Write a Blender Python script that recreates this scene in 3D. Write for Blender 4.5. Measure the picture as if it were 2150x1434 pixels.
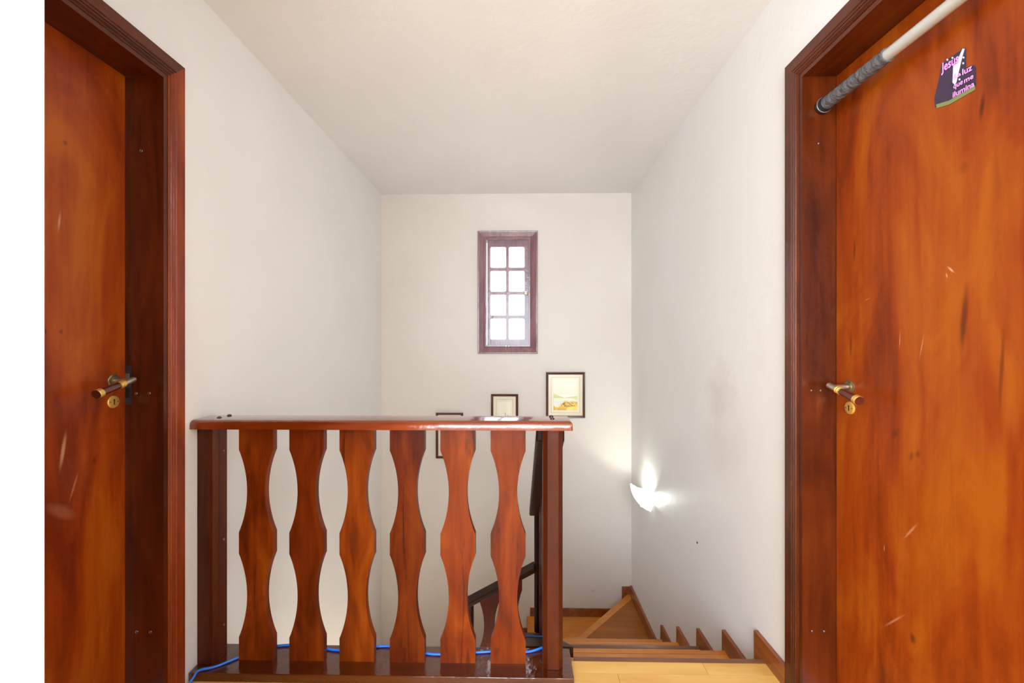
import bpy, bmesh, math, random
from mathutils import Vector, Matrix
random.seed(7)
PI = math.pi
SC = bpy.context.scene
COL = SC.collection
for o in list(bpy.data.objects): bpy.data.objects.remove(o)

# ---------------------------------------------------------------- camera
cd = bpy.data.cameras.new('camera'); cam = bpy.data.objects.new('camera', cd); COL.objects.link(cam)
cd.sensor_width = 36.0; cd.lens = 900.0/2150.0*36.0; cd.shift_y = 9.0/2150.0
cd.clip_start = 0.02
cam.location = (0, 0, 1.2)
cam.rotation_euler = (PI/2, 0, math.atan(17/900.0))
SC.camera = cam

# ---------------------------------------------------------------- world, lights, exposure
W = bpy.data.worlds.new('world'); SC.world = W; W.use_nodes = True
bg = W.node_tree.nodes['Background']
bg.inputs[0].default_value = (0.90, 0.95, 1.0, 1); bg.inputs[1].default_value = 3.2
SC.view_settings.view_transform = 'Standard'; SC.view_settings.look = 'None'
SC.view_settings.exposure = 0.10; SC.view_settings.gamma = 1.0
SC.view_settings.use_curve_mapping = False

def area(name, loc, rot, sx, sy, power, color):
    l = bpy.data.lights.new(name, 'AREA'); l.shape = 'RECTANGLE'; l.size = sx; l.size_y = sy
    l.energy = power; l.color = color
    o = bpy.data.objects.new(name, l); COL.objects.link(o); o.location = loc; o.rotation_euler = rot
    return o
def point(name, loc, power, color, r=0.03):
    l = bpy.data.lights.new(name, 'POINT'); l.energy = power; l.color = color; l.shadow_soft_size = r
    o = bpy.data.objects.new(name, l); COL.objects.link(o); o.location = loc
    return o
area('fill_behind', (-0.1, -2.1, 1.45), (PI/2, 0, 0), 1.8, 1.7, 150, (0.755, 0.88, 1.0))  # added broad fill from behind the camera
point('hall_ceiling_fill', (0.05, -0.35, 2.22), 14, (0.75, 0.88, 1.0), 0.14)  # added fill overhead, brightens the near ceiling and walls; no fixture
point('downstairs_light', (-0.35, 2.35, -1.95), 33, (1.0, 0.96, 0.86), 0.15)

# ---------------------------------------------------------------- helpers
def link(name, me, parent=None, mat=None):
    o = bpy.data.objects.new(name, me); COL.objects.link(o)
    if parent is not None: o.parent = parent
    if mat is not None and me is not None:
        me.materials.clear(); me.materials.append(mat)
    return o
def obj(name, bm, mat, parent=None, smooth=False, bevel=0.0, seg=2, auto=None):
    if bevel > 0:
        bmesh.ops.bevel(bm, geom=[e for e in bm.edges if e.is_manifold and e.calc_face_angle(0) > 0.5],
                        offset=bevel, segments=seg, affect='EDGES', profile=0.5, clamp_overlap=True)
    bmesh.ops.recalc_face_normals(bm, faces=bm.faces)
    me = bpy.data.meshes.new(name); bm.to_mesh(me); bm.free()
    if smooth:
        for p in me.polygons: p.use_smooth = True
        if auto is not None:
            me.set_sharp_from_angle(angle=auto)
    return link(name, me, parent, mat)
def thing(name, label, cat, loc=(0, 0, 0), group=None):
    o = bpy.data.objects.new(name, None); COL.objects.link(o); o.location = loc
    o.empty_display_size = 0.1
    o['label'] = label; o['category'] = cat
    if group: o['group'] = group
    return o
def tag(o, label, cat, group=None):
    o['label'] = label; o['category'] = cat
    if group: o['group'] = group
    return o
def struct(o, label=None, cat=None):
    o['kind'] = 'structure'
    if label: o['label'] = label
    if cat: o['category'] = cat
    return o
def NB(): return bmesh.new()
def box(bm, x0, x1, y0, y1, z0, z1):
    vs = [bm.verts.new((x, y, z)) for x in (x0, x1) for y in (y0, y1) for z in (z0, z1)]
    for f in ((0, 1, 3, 2), (4, 6, 7, 5), (0, 4, 5, 1), (2, 3, 7, 6), (0, 2, 6, 4), (1, 5, 7, 3)):
        bm.faces.new([vs[i] for i in f])
    return bm
def B(x0, x1, y0, y1, z0, z1): return box(NB(), x0, x1, y0, y1, z0, z1)
def prism(bm, pts, f0, f1):
    """pts: 2-D outline; f0/f1 map (a,b)->3-D for both ends"""
    a = [bm.verts.new(f0(*p)) for p in pts]; b = [bm.verts.new(f1(*p)) for p in pts]
    n = len(pts)
    bm.faces.new(a); bm.faces.new(b[::-1])
    for i in range(n):
        j = (i+1) % n
        bm.faces.new((a[i], b[i], b[j], a[j]))
    return bm
def prismX(bm, pts, x0, x1): return prism(bm, pts, lambda a, b: (x0, a, b), lambda a, b: (x1, a, b))
def prismY(bm, pts, y0, y1): return prism(bm, pts, lambda a, b: (a, y0, b), lambda a, b: (a, y1, b))
def prismZ(bm, pts, z0, z1): return prism(bm, pts, lambda a, b: (a, b, z0), lambda a, b: (a, b, z1))
def frame_for(d):
    d = d.normalized(); up = Vector((0, 0, 1)) if abs(d.z) < 0.9 else Vector((1, 0, 0))
    u = d.cross(up).normalized(); v = u.cross(d).normalized()
    return u, v
def cyl(bm, p0, p1, r0, r1=None, n=24, caps=True):
    p0 = Vector(p0); p1 = Vector(p1); r1 = r0 if r1 is None else r1
    u, v = frame_for(p1-p0)
    A = [bm.verts.new(p0+(u*math.cos(2*PI*i/n)+v*math.sin(2*PI*i/n))*r0) for i in range(n)]
    Bv = [bm.verts.new(p1+(u*math.cos(2*PI*i/n)+v*math.sin(2*PI*i/n))*r1) for i in range(n)]
    for i in range(n):
        j = (i+1) % n; bm.faces.new((A[i], A[j], Bv[j], Bv[i]))
    if caps: bm.faces.new(A[::-1]); bm.faces.new(Bv)
    return bm
def revolve(bm, p0, d, prof, n=24):
    """prof: (dist along d, radius)"""
    p0 = Vector(p0); d = Vector(d).normalized(); u, v = frame_for(d); rings = []
    for (t, r) in prof:
        rings.append([bm.verts.new(p0+d*t+(u*math.cos(2*PI*i/n)+v*math.sin(2*PI*i/n))*max(r, 1e-5)) for i in range(n)])
    for a, b in zip(rings, rings[1:]):
        for i in range(n):
            j = (i+1) % n; bm.faces.new((a[i], a[j], b[j], b[i]))
    bm.faces.new(rings[0][::-1]); bm.faces.new(rings[-1])
    return bm
def tube(bm, pts, r, n=10, sub=6):
    P = [Vector(p) for p in pts]; Q = []
    for i in range(len(P)-1):
        a = P[max(i-1, 0)]; b = P[i]; c = P[i+1]; d = P[min(i+2, len(P)-1)]
        for k in range(sub):
            t = k/sub
            Q.append(0.5*((2*b)+(-a+c)*t+(2*a-5*b+4*c-d)*t*t+(-a+3*b-3*c+d)*t**3))
    Q.append(P[-1]); rings = []
    for i, q in enumerate(Q):
        dr = (Q[min(i+1, len(Q)-1)]-Q[max(i-1, 0)])
        u, v = frame_for(dr)
        rings.append([bm.verts.new(q+(u*math.cos(2*PI*k/n)+v*math.sin(2*PI*k/n))*r) for k in range(n)])
    for a, b in zip(rings, rings[1:]):
        for i in range(n):
            j = (i+1) % n; bm.faces.new((a[i], a[j], b[j], b[i]))
    bm.faces.new(rings[0][::-1]); bm.faces.new(rings[-1])
    return bm

# ---------------------------------------------------------------- materials
def srgb(r, g, b):
    f = lambda c: (c/255/12.92) if c/255 <= 0.04045 else ((c/255+0.055)/1.055)**2.4
    return (f(r), f(g), f(b), 1)
def newmat(name):
    m = bpy.data.materials.new(name); m.use_nodes = True
    nt = m.node_tree; return m, nt, nt.nodes['Principled BSDF']
def plain(name, col, rough=0.5, metal=0.0, coat=0.0, emit=None, estr=0.0, bump=None):
    m, nt, p = newmat(name)
    p.inputs['Base Color'].default_value = col; p.inputs['Roughness'].default_value = rough
    p.inputs['Metallic'].default_value = metal; p.inputs['Coat Weight'].default_value = coat
    if emit: p.inputs['Emission Color'].default_value = emit; p.inputs['Emission Strength'].default_value = estr
    if bump:
        n = nt.nodes.new('ShaderNodeTexNoise'); n.inputs['Scale'].default_value = bump[0]; n.inputs['Detail'].default_value = 4
        tc = nt.nodes.new('ShaderNodeTexCoord'); nt.links.new(tc.outputs['Object'], n.inputs['Vector'])
        b = nt.nodes.new('ShaderNodeBump'); b.inputs['Strength'].default_value = bump[1]; b.inputs['Distance'].default_value = bump[2]
        nt.links.new(n.outputs['Fac'], b.inputs['Height']); nt.links.new(b.outputs['Normal'], p.inputs['Normal'])
    return m
def wood(name, dark, mid, light, axis='Z', rough=0.22, coat=0.4, fine=1.0, streak=0.55, mottle=1.0, marks=(), size=1.0, spec=0.5, bump=0.10, tone=(0.56, 0.44, 0.14)):
    """marks: (centre xyz, rotation about x, half sizes xyz, colour, strength): knots, stains and scratches"""
    m, nt, p = newmat(name); N = nt.nodes; L = nt.links
    dark, mid, light = [tuple(c[i]*k for i, k in enumerate(tone))+(1,) for c in (dark, mid, light)]
    tc = N.new('ShaderNodeTexCoord'); oi = N.new('ShaderNodeObjectInfo')
    mul = N.new('ShaderNodeMath'); mul.operation = 'MULTIPLY'; mul.inputs[1].default_value = 37.0
    L.new(oi.outputs['Random'], mul.inputs[0])
    add = N.new('ShaderNodeVectorMath'); add.operation = 'ADD'
    L.new(tc.outputs['Object'], add.inputs[0]); L.new(mul.outputs[0], add.inputs[1])
    def mapped(cross, along):
        mp = N.new('ShaderNodeMapping'); s = [cross]*3; s['XYZ'.index(axis)] = along
        mp.inputs['Scale'].default_value = s; L.new(add.outputs[0], mp.inputs['Vector']); return mp
    def noise(mp, scale, detail, dist=0.0, rgh=0.55):
        n = N.new('ShaderNodeTexNoise'); n.inputs['Scale'].default_value = scale; n.inputs['Detail'].default_value = detail
        n.inputs['Roughness'].default_value = rgh; n.inputs['Distortion'].default_value = dist
        L.new(mp.outputs[0], n.inputs['Vector']); return n
    big = noise(mapped(1, 0.32), 5.0*size, 5, 1.2)           # cloudy figure
    fin = noise(mapped(1, 0.045), 75.0*fine, 5, 0.2)         # fine grain
    med = noise(mapped(1, 0.09), 17.0*size, 4, 0.9)          # bands
    stk = noise(mapped(1, 0.10), 14.0*size, 4, 1.0, 0.5)     # dark streaks
    def madd(a, k, b):
        x = N.new('ShaderNodeMath'); x.operation = 'MULTIPLY_ADD'; x.inputs[1].default_value = k
        L.new(a, x.inputs[0])
        if isinstance(b, float): x.inputs[2].default_value = b
        else: L.new(b, x.inputs[2])
        return x.outputs[0]
    s = madd(big.outputs['Fac'], 1.15*mottle, -0.575*mottle+0.5)
    s = madd(med.outputs['Fac'], 0.6, s)
    s = madd(fin.outputs['Fac'], 0.34, s)
    x = N.new('ShaderNodeMath'); x.operation = 'SUBTRACT'; x.inputs[1].default_value = 0.47; L.new(s, x.inputs[0])
    cr = N.new('ShaderNodeValToRGB'); e = cr.color_ramp.elements
    e[0].position = 0.18; e[0].color = dark; e[1].position = 0.80; e[1].color = light
    k = e.new(0.48); k.color = mid
    L.new(x.outputs[0], cr.inputs[0])
    col = cr.outputs[0]
    def mix(fac, a, b, mode='MIX'):
        mx = N.new('ShaderNodeMix'); mx.data_type = 'RGBA'; mx.blend_type = mode
        L.new(fac, mx.inputs[0]) if not isinstance(fac, float) else setattr(mx.inputs[0], 'default_value', fac)
        L.new(a, mx.inputs[6])
        if isinstance(b, tuple): mx.inputs[7].default_value = b
        else: L.new(b, mx.inputs[7])
        return mx.outputs[2]
    mr = N.new('ShaderNodeMapRange'); mr.inputs[1].default_value = 0.61; mr.inputs[2].default_value = 0.74
    mr.inputs[3].default_value = 0; mr.inputs[4].default_value = streak
    L.new(stk.outputs['Fac'], mr.inputs[0])
    col = mix(mr.outputs[0], col, (dark[0]*0.35, dark[1]*0.3, dark[2]*0.3, 1))
    for (c, rx, h, mc, st) in marks:
        mp = N.new('ShaderNodeMapping'); mp.vector_type = 'TEXTURE'
        mp.inputs['Location'].default_value = c; mp.inputs['Rotation'].default_value = (rx, 0, 0); mp.inputs['Scale'].default_value = h
        L.new(tc.outputs['Object'], mp.inputs['Vector'])
        ln = N.new('ShaderNodeVectorMath'); ln.operation = 'LENGTH'; L.new(mp.outputs[0], ln.inputs[0])
        ma = N.new('ShaderNodeMath'); ma.operation = 'MULTIPLY_ADD'; ma.inputs[1].default_value = 1.1
        L.new(med.outputs['Fac'], ma.inputs[0]); L.new(ln.outputs['Value'], ma.inputs[2])
        r2 = N.new('ShaderNodeMapRange'); r2.interpolation_type = 'SMOOTHSTEP'
        r2.inputs[1].default_value = 0.65; r2.inputs[2].default_value = 1.55; r2.inputs[3].default_value = st; r2.inputs[4].default_value = 0
        L.new(ma.outputs[0], r2.inputs[0])
        col = mix(r2.outputs[0], col, mc)
    col = mix(1.0, col, oi.outputs['Color'], 'MULTIPLY')
    L.new(col, p.inputs['Base Color'])
    p.inputs['Roughness'].default_value = rough
    p.inputs['Coat Weight'].default_value = coat; p.inputs['Coat Roughness'].default_value = 0.08
    p.inputs['Specular IOR Level'].default_value = spec
    wv = N.new('ShaderNodeTexNoise'); wv.inputs['Scale'].default_value = 22; wv.inputs['Detail'].default_value = 3
    L.new(tc.outputs['Object'], wv.inputs['Vector'])
    hs = madd(fin.outputs['Fac'], 0.25, wv.outputs['Fac'])
    bp = N.new('ShaderNodeBump'); bp.inputs['Strength'].default_value = bump; bp.inputs['Distance'].default_value = 0.02
    L.new(hs, bp.inputs['Height']); L.new(bp.outputs['Normal'], p.inputs['Normal']); L.new(bp.outputs['Normal'], p.inputs['Coat Normal'])
    return m
def plaster(name, col, tint, stains=()):
    m, nt, p = newmat(name); N = nt.nodes; L = nt.links
    tc = N.new('ShaderNodeTexCoord')
    n = N.new('ShaderNodeTexNoise'); n.inputs['Scale'].default_value = 1.6; n.inputs['Detail'].default_value = 5
    L.new(tc.outputs['Object'], n.inputs['Vector'])
    r = N.new('ShaderNodeValToRGB'); r.color_ramp.elements[0].position = 0.35; r.color_ramp.elements[1].position = 0.7
    r.color_ramp.elements[0].color = tint; r.color_ramp.elements[1].color = col
    L.new(n.outputs['Fac'], r.inputs[0]); c = r.outputs[0]
    n2 = N.new('ShaderNodeTexNoise'); n2.inputs['Scale'].default_value = 7; n2.inputs['Detail'].default_value = 6
    L.new(tc.outputs['Object'], n2.inputs['Vector'])
    for (ctr, h, sc, st) in stains:
        mp = N.new('ShaderNodeMapping'); mp.vector_type = 'TEXTURE'
        mp.inputs['Location'].default_value = ctr; mp.inputs['Scale'].default_value = h
        L.new(tc.outputs['Object'], mp.inputs['Vector'])
        ln = N.new('ShaderNodeVectorMath'); ln.operation = 'LENGTH'; L.new(mp.outputs[0], ln.inputs[0])
        ma = N.new('ShaderNodeMath'); ma.operation = 'MULTIPLY_ADD'; ma.inputs[1].default_value = 1.3
        L.new(n2.outputs['Fac'], ma.inputs[0]); L.new(ln.outputs['Value'], ma.inputs[2])
        r2 = N.new('ShaderNodeMapRange'); r2.interpolation_type = 'SMOOTHSTEP'
        r2.inputs[1].default_value = 0.6; r2.inputs[2].default_value = 1.7; r2.inputs[3].default_value = st; r2.inputs[4].default_value = 0
        L.new(ma.outputs[0], r2.inputs[0])
        mx = N.new('ShaderNodeMix'); mx.data_type = 'RGBA'; L.new(r2.outputs[0], mx.inputs[0]); L.new(c, mx.inputs[6]); mx.inputs[7].default_value = sc
        c = mx.outputs[2]
    L.new(c, p.inputs['Base Color'])
    p.inputs['Roughness'].default_value = 0.55; p.inputs['Specular IOR Level'].default_value = 0.35
    nb = N.new('ShaderNodeTexNoise'); nb.inputs['Scale'].default_value = 9; nb.inputs['Detail'].default_value = 8; nb.inputs['Roughness'].default_value = 0.6
    L.new(tc.outputs['Object'], nb.inputs['Vector'])
    b = N.new('ShaderNodeBump'); b.inputs['Strength'].default_value = 0.14; b.inputs['Distance'].default_value = 0.02
    L.new(nb.outputs['Fac'], b.inputs['Height']); L.new(b.outputs['Normal'], p.inputs['Normal'])
    return m
def vcol(name, rough=0.25, coat=0.6):
    m, nt, p = newmat(name)
    a = nt.nodes.new('ShaderNodeAttribute'); a.attribute_name = 'print'
    nt.links.new(a.outputs['Color'], p.inputs['Base Color'])
    p.inputs['Roughness'].default_value = rough; p.inputs['Coat Weight'].default_value = coat; p.inputs['Coat Roughness'].default_value = 0.05
    return m

KN = srgb(58, 18, 6); SCR = srgb(214, 150, 110); SCL = srgb(232, 180, 140)
XR = 1.045; XL = -1.30
M_doorR = wood('orange_door_wood_right', srgb(158, 68, 22), srgb(203, 96, 32), srgb(228, 132, 48), 'Z', 0.36, 0.06, 0.8, 0.28, 1.45, spec=0.25, tone=(0.53, 0.40, 0.12), marks=(
    ((XR, 1.03, 1.26), 0.08, (0.2, 0.012, 0.10), KN, 0.65), ((XR, 0.99, 1.74), 0.1, (0.2, 0.008, 0.045), KN, 0.75),
    ((XR, 1.03, 1.62), 0.0, (0.2, 0.02, 0.02), KN, 0.25), ((XR, 1.215, 0.955), 0.6, (0.2, 0.016, 0.03), KN, 0.45),
    ((XR, 1.165, 0.905), 0.3, (0.2, 0.012, 0.022), KN, 0.45), ((XR, 1.145, 0.915), 0.2, (0.2, 0.010, 0.016), KN, 0.45),
    ((XR, 1.36, 1.50), 0.02, (0.2, 0.006, 0.05), KN, 0.6), ((XR, 1.375, 1.20), 0.05, (0.2, 0.010, 0.07), KN, 0.6),
    ((XR, 1.16, 0.42), 0.0, (0.2, 0.012, 0.022), KN, 0.6), ((XR, 0.95, 1.15), 0.05, (0.2, 0.006, 0.12), KN, 0.5),
    ((XR, 1.06, 1.385), -0.75, (0.2, 0.004, 0.018), SCL, 0.8), ((XR, 1.07, 1.372), -0.2, (0.2, 0.003, 0.010), SCL, 0.7),
    ((XR, 1.20, 1.215), 0.05, (0.2, 0.0020, 0.035), SCL, 0.6), ((XR, 1.135, 1.20), 0.2, (0.2, 0.0025, 0.04), SCR, 0.45),
    ((XR, 1.17, 0.70), 0.62, (0.2, 0.004, 0.045), SCR, 0.5), ((XR, 1.215, 0.435), 0.72, (0.2, 0.004, 0.055), SCR, 0.5),
    ((XR, 1.25, 0.62), 0.0, (0.2, 0.0015, 0.012), SCL, 0.8), ((XR, 1.31, 1.34), 1.3, (0.2, 0.002, 0.018), SCR, 0.5)))
M_doorL = wood('orange_door_wood_left', srgb(148, 60, 20), srgb(188, 86, 28), srgb(216, 124, 46), 'Z', 0.36, 0.06, 0.8, 0.22, 1.5, spec=0.3, tone=(0.66, 0.50, 0.15), marks=(
    ((XL, 1.20, 1.78), 0.0, (0.2, 0.010, 0.010), KN, 0.5), ((XL, 1.19, 1.24), 0.0, (0.2, 0.008, 0.010), KN, 0.6),
    ((XL, 1.15, 1.24), 0.0, (0.2, 0.006, 0.012), KN, 0.6), ((XL, 1.285, 0.85), 0.2, (0.2, 0.008, 0.012), KN, 0.5),
    ((XL, 1.195, 0.90), -0.15, (0.2, 0.007, 0.06), SCL, 0.55), ((XL, 1.185, 1.55), -0.1, (0.2, 0.006, 0.045), SCL, 0.5),
    ((XL, 1.225, 0.79), -0.3, (0.2, 0.004, 0.045), SCR, 0.4), ((XL, 1.19, 0.73), 0.9, (0.2, 0.02, 0.06), SCR, 0.22)))
DK = (srgb(74, 30, 16), srgb(104, 46, 24), srgb(134, 64, 34))
M_frame = wood('dark_frame_wood', *DK, 'Z', 0.30, 0.12, 0.9, 0.75, 1.0, spec=0.3, tone=(0.66, 0.50, 0.16))
M_frameY = wood('dark_frame_wood_lengthways', *DK, 'Y', 0.30, 0.12, 0.9, 0.75, 1.0, spec=0.3, tone=(0.66, 0.50, 0.16))
M_frameL = wood('red_frame_wood', srgb(112, 46, 22), srgb(150, 66, 30), srgb(186, 96, 44), 'Z', 0.34, 0.08, 0.9, 0.5, 1.1, spec=0.25, tone=(0.80, 0.62, 0.18))
M_bal = wood('baluster_wood', srgb(108, 46, 16), srgb(160, 72, 24), srgb(192, 102, 38), 'Z', 0.36, 0.10, 0.9, 0.8, 1.1, size=1.6, spec=0.15, tone=(0.50, 0.40, 0.12), bump=0.05)
M_post = wood('newel_wood', srgb(86, 36, 22), srgb(112, 50, 32), srgb(136, 68, 44), 'Z', 0.36, 0.12, 0.9, 0.6, 0.8, size=1.3, spec=0.15, tone=(0.44, 0.34, 0.14), bump=0.05)
M_rail = wood('handrail_wood', srgb(116, 46, 20), srgb(160, 68, 30), srgb(194, 98, 48), 'X', 0.14, 0.8, 0.9, 0.6, 1.0, bump=0.05)
M_base = wood('base_board_wood', srgb(76, 32, 20), srgb(104, 48, 28), srgb(128, 64, 40), 'X', 0.13, 0.8, 0.9, 0.5, 0.9, bump=0.09)
M_darkrail = wood('dark_rail_wood', srgb(44, 24, 18), srgb(60, 34, 26), srgb(82, 48, 36), 'X', 0.4, 0.0, 0.9, 0.5, 0.8, spec=0.12, bump=0.03)
M_darkpost = wood('dark_post_wood', srgb(34, 14, 10), srgb(50, 20, 13), srgb(80, 30, 18), 'Z', 0.4, 0.0, 0.9, 0.5, 0.8, spec=0.12, bump=0.03)
M_redbal = wood('dark_red_baluster_wood', srgb(70, 18, 8), srgb(100, 28, 10), srgb(124, 42, 16), 'Z', 0.4, 0.0, 0.9, 0.5, 0.8, spec=0.12, bump=0.03)
M_win = wood('window_wood', srgb(96, 64, 68), srgb(124, 86, 88), srgb(152, 114, 114), 'Z', 0.32, 0.3, 0.9, 0.4, 0.8, tone=(1.0, 0.95, 1.0))
M_plank = wood('pale_laminate', srgb(216, 158, 84), srgb(234, 180, 102), srgb(244, 200, 128), 'X', 0.28, 0.15, 0.5, 0.10, 0.8, size=0.8, bump=0.02, tone=(0.95, 0.92, 0.72))
M_tread = wood('orange_stair_tread', srgb(188, 112, 34), srgb(218, 138, 48), srgb(236, 166, 76), 'X', 0.22, 0.35, 0.5, 0.25, 0.8, bump=0.03, tone=(0.9, 0.78, 0.3))
M_wind = wood('brown_winder_tread', srgb(140, 84, 40), srgb(164, 104, 52), srgb(184, 122, 64), 'X', 0.28, 0.03, 0.5, 0.1, 0.6, bump=0.02, spec=0.3, tone=(0.95, 0.76, 0.26))
M_nose = wood('dark_nosing_wood', srgb(98, 58, 36), srgb(124, 76, 50), srgb(150, 98, 70), 'X', 0.35, 0.2, 0.9, 0.6, 1.0, tone=(0.8, 0.72, 0.6))
M_skirt = wood('skirting_wood', srgb(122, 64, 28), srgb(152, 86, 42), srgb(180, 112, 66), 'Y', 0.25, 0.4, 0.9, 0.4, 0.8, tone=(0.78, 0.6, 0.3))
M_wall = plaster('warm_white_paint', srgb(240, 237, 234), srgb(236, 233, 229))
M_wallR = plaster('warm_white_paint_smudged', srgb(240, 237, 234), srgb(236, 233, 229), stains=(
    ((0.943, 2.05, 0.98), (0.5, 0.20, 0.16), srgb(214, 200, 186), 0.6), ((0.943, 2.0, 0.75), (0.5, 0.3, 0.25), srgb(222, 210, 198), 0.4),
    ((0.943, 3.4, 0.5), (0.5, 0.25, 0.9), srgb(226, 214, 198), 0.35), ((0.943, 1.55, 1.97), (0.5, 0.005, 0.012), srgb(196, 160, 120), 0.6)))
M_wallB = plaster('back_wall_paint_dimmed', srgb(220, 210, 199), srgb(215, 204, 192), stains=(  # dimmer, warmer light put into the back wall's colour
    ((0.70, 3.65, -0.90), (0.02, 0.5, 0.012), srgb(170, 140, 100), 0.0), ((0.62, 3.65, -0.88), (0.035, 0.5, 0.012), srgb(176, 146, 110), 0.5)))
M_ceil = plaster('ceiling_paint', srgb(234, 232, 231), srgb(230, 228, 226))
M_chrome = plain('polished_nickel', srgb(200, 192, 178), 0.28, 0.85)
M_antique = plain('worn_brass_plate', srgb(150, 132, 96), 0.3, 0.8)
M_brass = plain('polished_brass', srgb(236, 190, 96), 0.33, 0.55, 0.4)
M_hole = plain('keyhole_black', srgb(14, 10, 8), 0.6)
M_gripwood = plain('handle_dark_wood', srgb(88, 34, 22), 0.25, 0, 0.5, bump=(60, 0.1, 0.002))
M_lockst = plain('strike_plate_steel', srgb(92, 88, 92), 0.4, 0.8)
M_caps = plain('screw_cap_brown', srgb(92, 50, 36), 0.12, 0.3, 1.0)
M_capd = plain('screw_cap_dark', srgb(40, 20, 14), 0.12, 0.2, 1.0)
M_blue = plain('blue_cable_jacket', srgb(40, 118, 224), 0.35)
M_foam = plain('grey_foam_grip', srgb(96, 94, 98), 0.85, bump=(70, 0.9, 0.01))
M_rubber = plain('black_rubber', srgb(34, 34, 38), 0.45)
M_silver = plain('silver_painted_tube', srgb(205, 202, 196), 0.35, 0.25)
M_dark = plain('dark_gap', srgb(20, 10, 6), 0.8)

# ================================================================ SETTING
WL, WR, YB, ZC, ZB = -1.187, 0.943, 3.65, 2.495, -2.8
YF = -2.25      # wall behind the camera
def openwall(axis, plane, thick, a0, a1, z0, z1, holes):
    """wall slab with rectangular holes (a0,a1,z0,z1); axis 'X' = plane x=plane, 'Y' = plane y=plane"""
    bm = NB()
    av = sorted({a0, a1, *[h[0] for h in holes], *[h[1] for h in holes]})
    zv = sorted({z0, z1, *[h[2] for h in holes], *[h[3] for h in holes]})
    for i in range(len(av)-1):
        for j in range(len(zv)-1):
            ca = (av[i]+av[i+1])/2; cz = (zv[j]+zv[j+1])/2
            if any(h[0] < ca < h[1] and h[2] < cz < h[3] for h in holes): continue
            if axis == 'X': box(bm, min(plane, plane+thick), max(plane, plane+thick), av[i], av[i+1], zv[j], zv[j+1])
            else: box(bm, av[i], av[i+1], min(plane, plane+thick), max(plane, plane+thick), zv[j], zv[j+1])
    bmesh.ops.remove_doubles(bm, verts=bm.verts, dist=1e-5)
    inner = [f for f in bm.faces if all(len(e.link_faces) > 2 for e in f.edges)]
    return bm
RO = (0.63, 1.455, 0.0, 2.108)      # right door opening
LO = (0.55, 1.412, 0.0, 2.104)      # left door opening
struct(obj('wall_right', openwall('X', WR, 0.16, YF, YB+0.15, ZB, ZC, [RO]), M_wallR))
struct(obj('wall_left', openwall('X', WL, -0.16, YF, YB+0.15, ZB, ZC, [LO]), M_wall))
WIN = (-0.297, 0.085, 1.196, 2.112)
struct(obj('wall_back', openwall('Y', YB, 0.15, WL, WR, ZB, ZC, [WIN]), M_wallB))
struct(obj('wall_front', openwall('Y', YF, -0.12, WL-0.16, WR+0.16, ZB, ZC, [(-1.0, 0.8, 0.6, 2.3)]), M_wall))  # unseen opening added to let sky light in
struct(obj('ceiling', B(WL-0.16, WR+0.16, YF-0.12, YB+0.15, ZC, ZC+0.1), M_ceil))
# white wall end standing close to the camera on the left
struct(obj('wall_near_left', B(WL+0.0005, -0.570, 0.42, 0.503, 0.001, ZC-0.0005), M_wall))
# landing: slab plus individual laminate planks
fl = struct(obj('floor', B(WL+0.001, WR-0.001, YF+0.001, 1.632, -0.24, -0.011), M_dark))
pw = 0.19
row = 0; y1 = 1.636
edges = [1.636, 1.577]
while edges[-1] > YF+0.02: edges.append(max(edges[-1]-pw, YF+0.001))
joints = [0.688, 0.356, -0.35, 0.15]
for r in range(len(edges)-1):
    ya, yb = edges[r+1]+0.0007, edges[r]-0.0007
    j0 = joints[r % 4] if r < 4 else random.uniform(-0.9, 0.7)
    cuts = [WL+0.002]+sorted([j for j in (j0-2.4, j0-1.2, j0, j0+1.2) if WL+0.08 < j < WR-0.08])+[WR-0.002]
    for a, b in zip(cuts, cuts[1:]):
        xs = [(a, b)]
        if r == 0: xs = [(max(a, 0.1935), b)] if b > 0.1935 else []
        for (p, q) in xs:
            o = obj('plank', B(p+0.0006, q-0.0006, ya, yb, -0.011, 0.0), M_plank, fl, bevel=0.0005, seg=1)
            o.color = [random.uniform(0.94, 1.05)]*3+[1]
struct(obj('floor_downstairs', B(WL-0.16, WR+0.16, 1.5, YB+0.15, ZB-0.1, ZB), M_plank))
# stairwell walls under the landing and under the inner string
struct(obj('wall_stairwell_front', B(WL+0.001, WR-0.001, 1.50, 1.632, ZB+0.001, -0.241), M_wall))
ST = lambda y: 0.034-0.628*(y-1.665)            # top of the inner string beside the first flight
ST2 = lambda x: -0.93-0.56*(0.09-x)             # and beside the second flight
bm = NB(); prismX(bm, [(1.633, ZB+0.001), (2.90, ZB+0.001), (2.90, ST(2.90)-0.045), (1.668, ST(1.668)-0.045), (1.633, -0.02)], 0.035, 0.192)
struct(obj('wall_under_stairs', bm, M_wall))
bm = NB(); prismY(bm, [(0.034, ZB+0.001), (-1.186, ZB+0.001), (-1.186, ST2(-1.186)-0.045), (0.034, ST2(0.034)-0.045)], 2.765, 2.90)
struct(obj('wall_under_lower_stairs', bm, M_wall))

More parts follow.
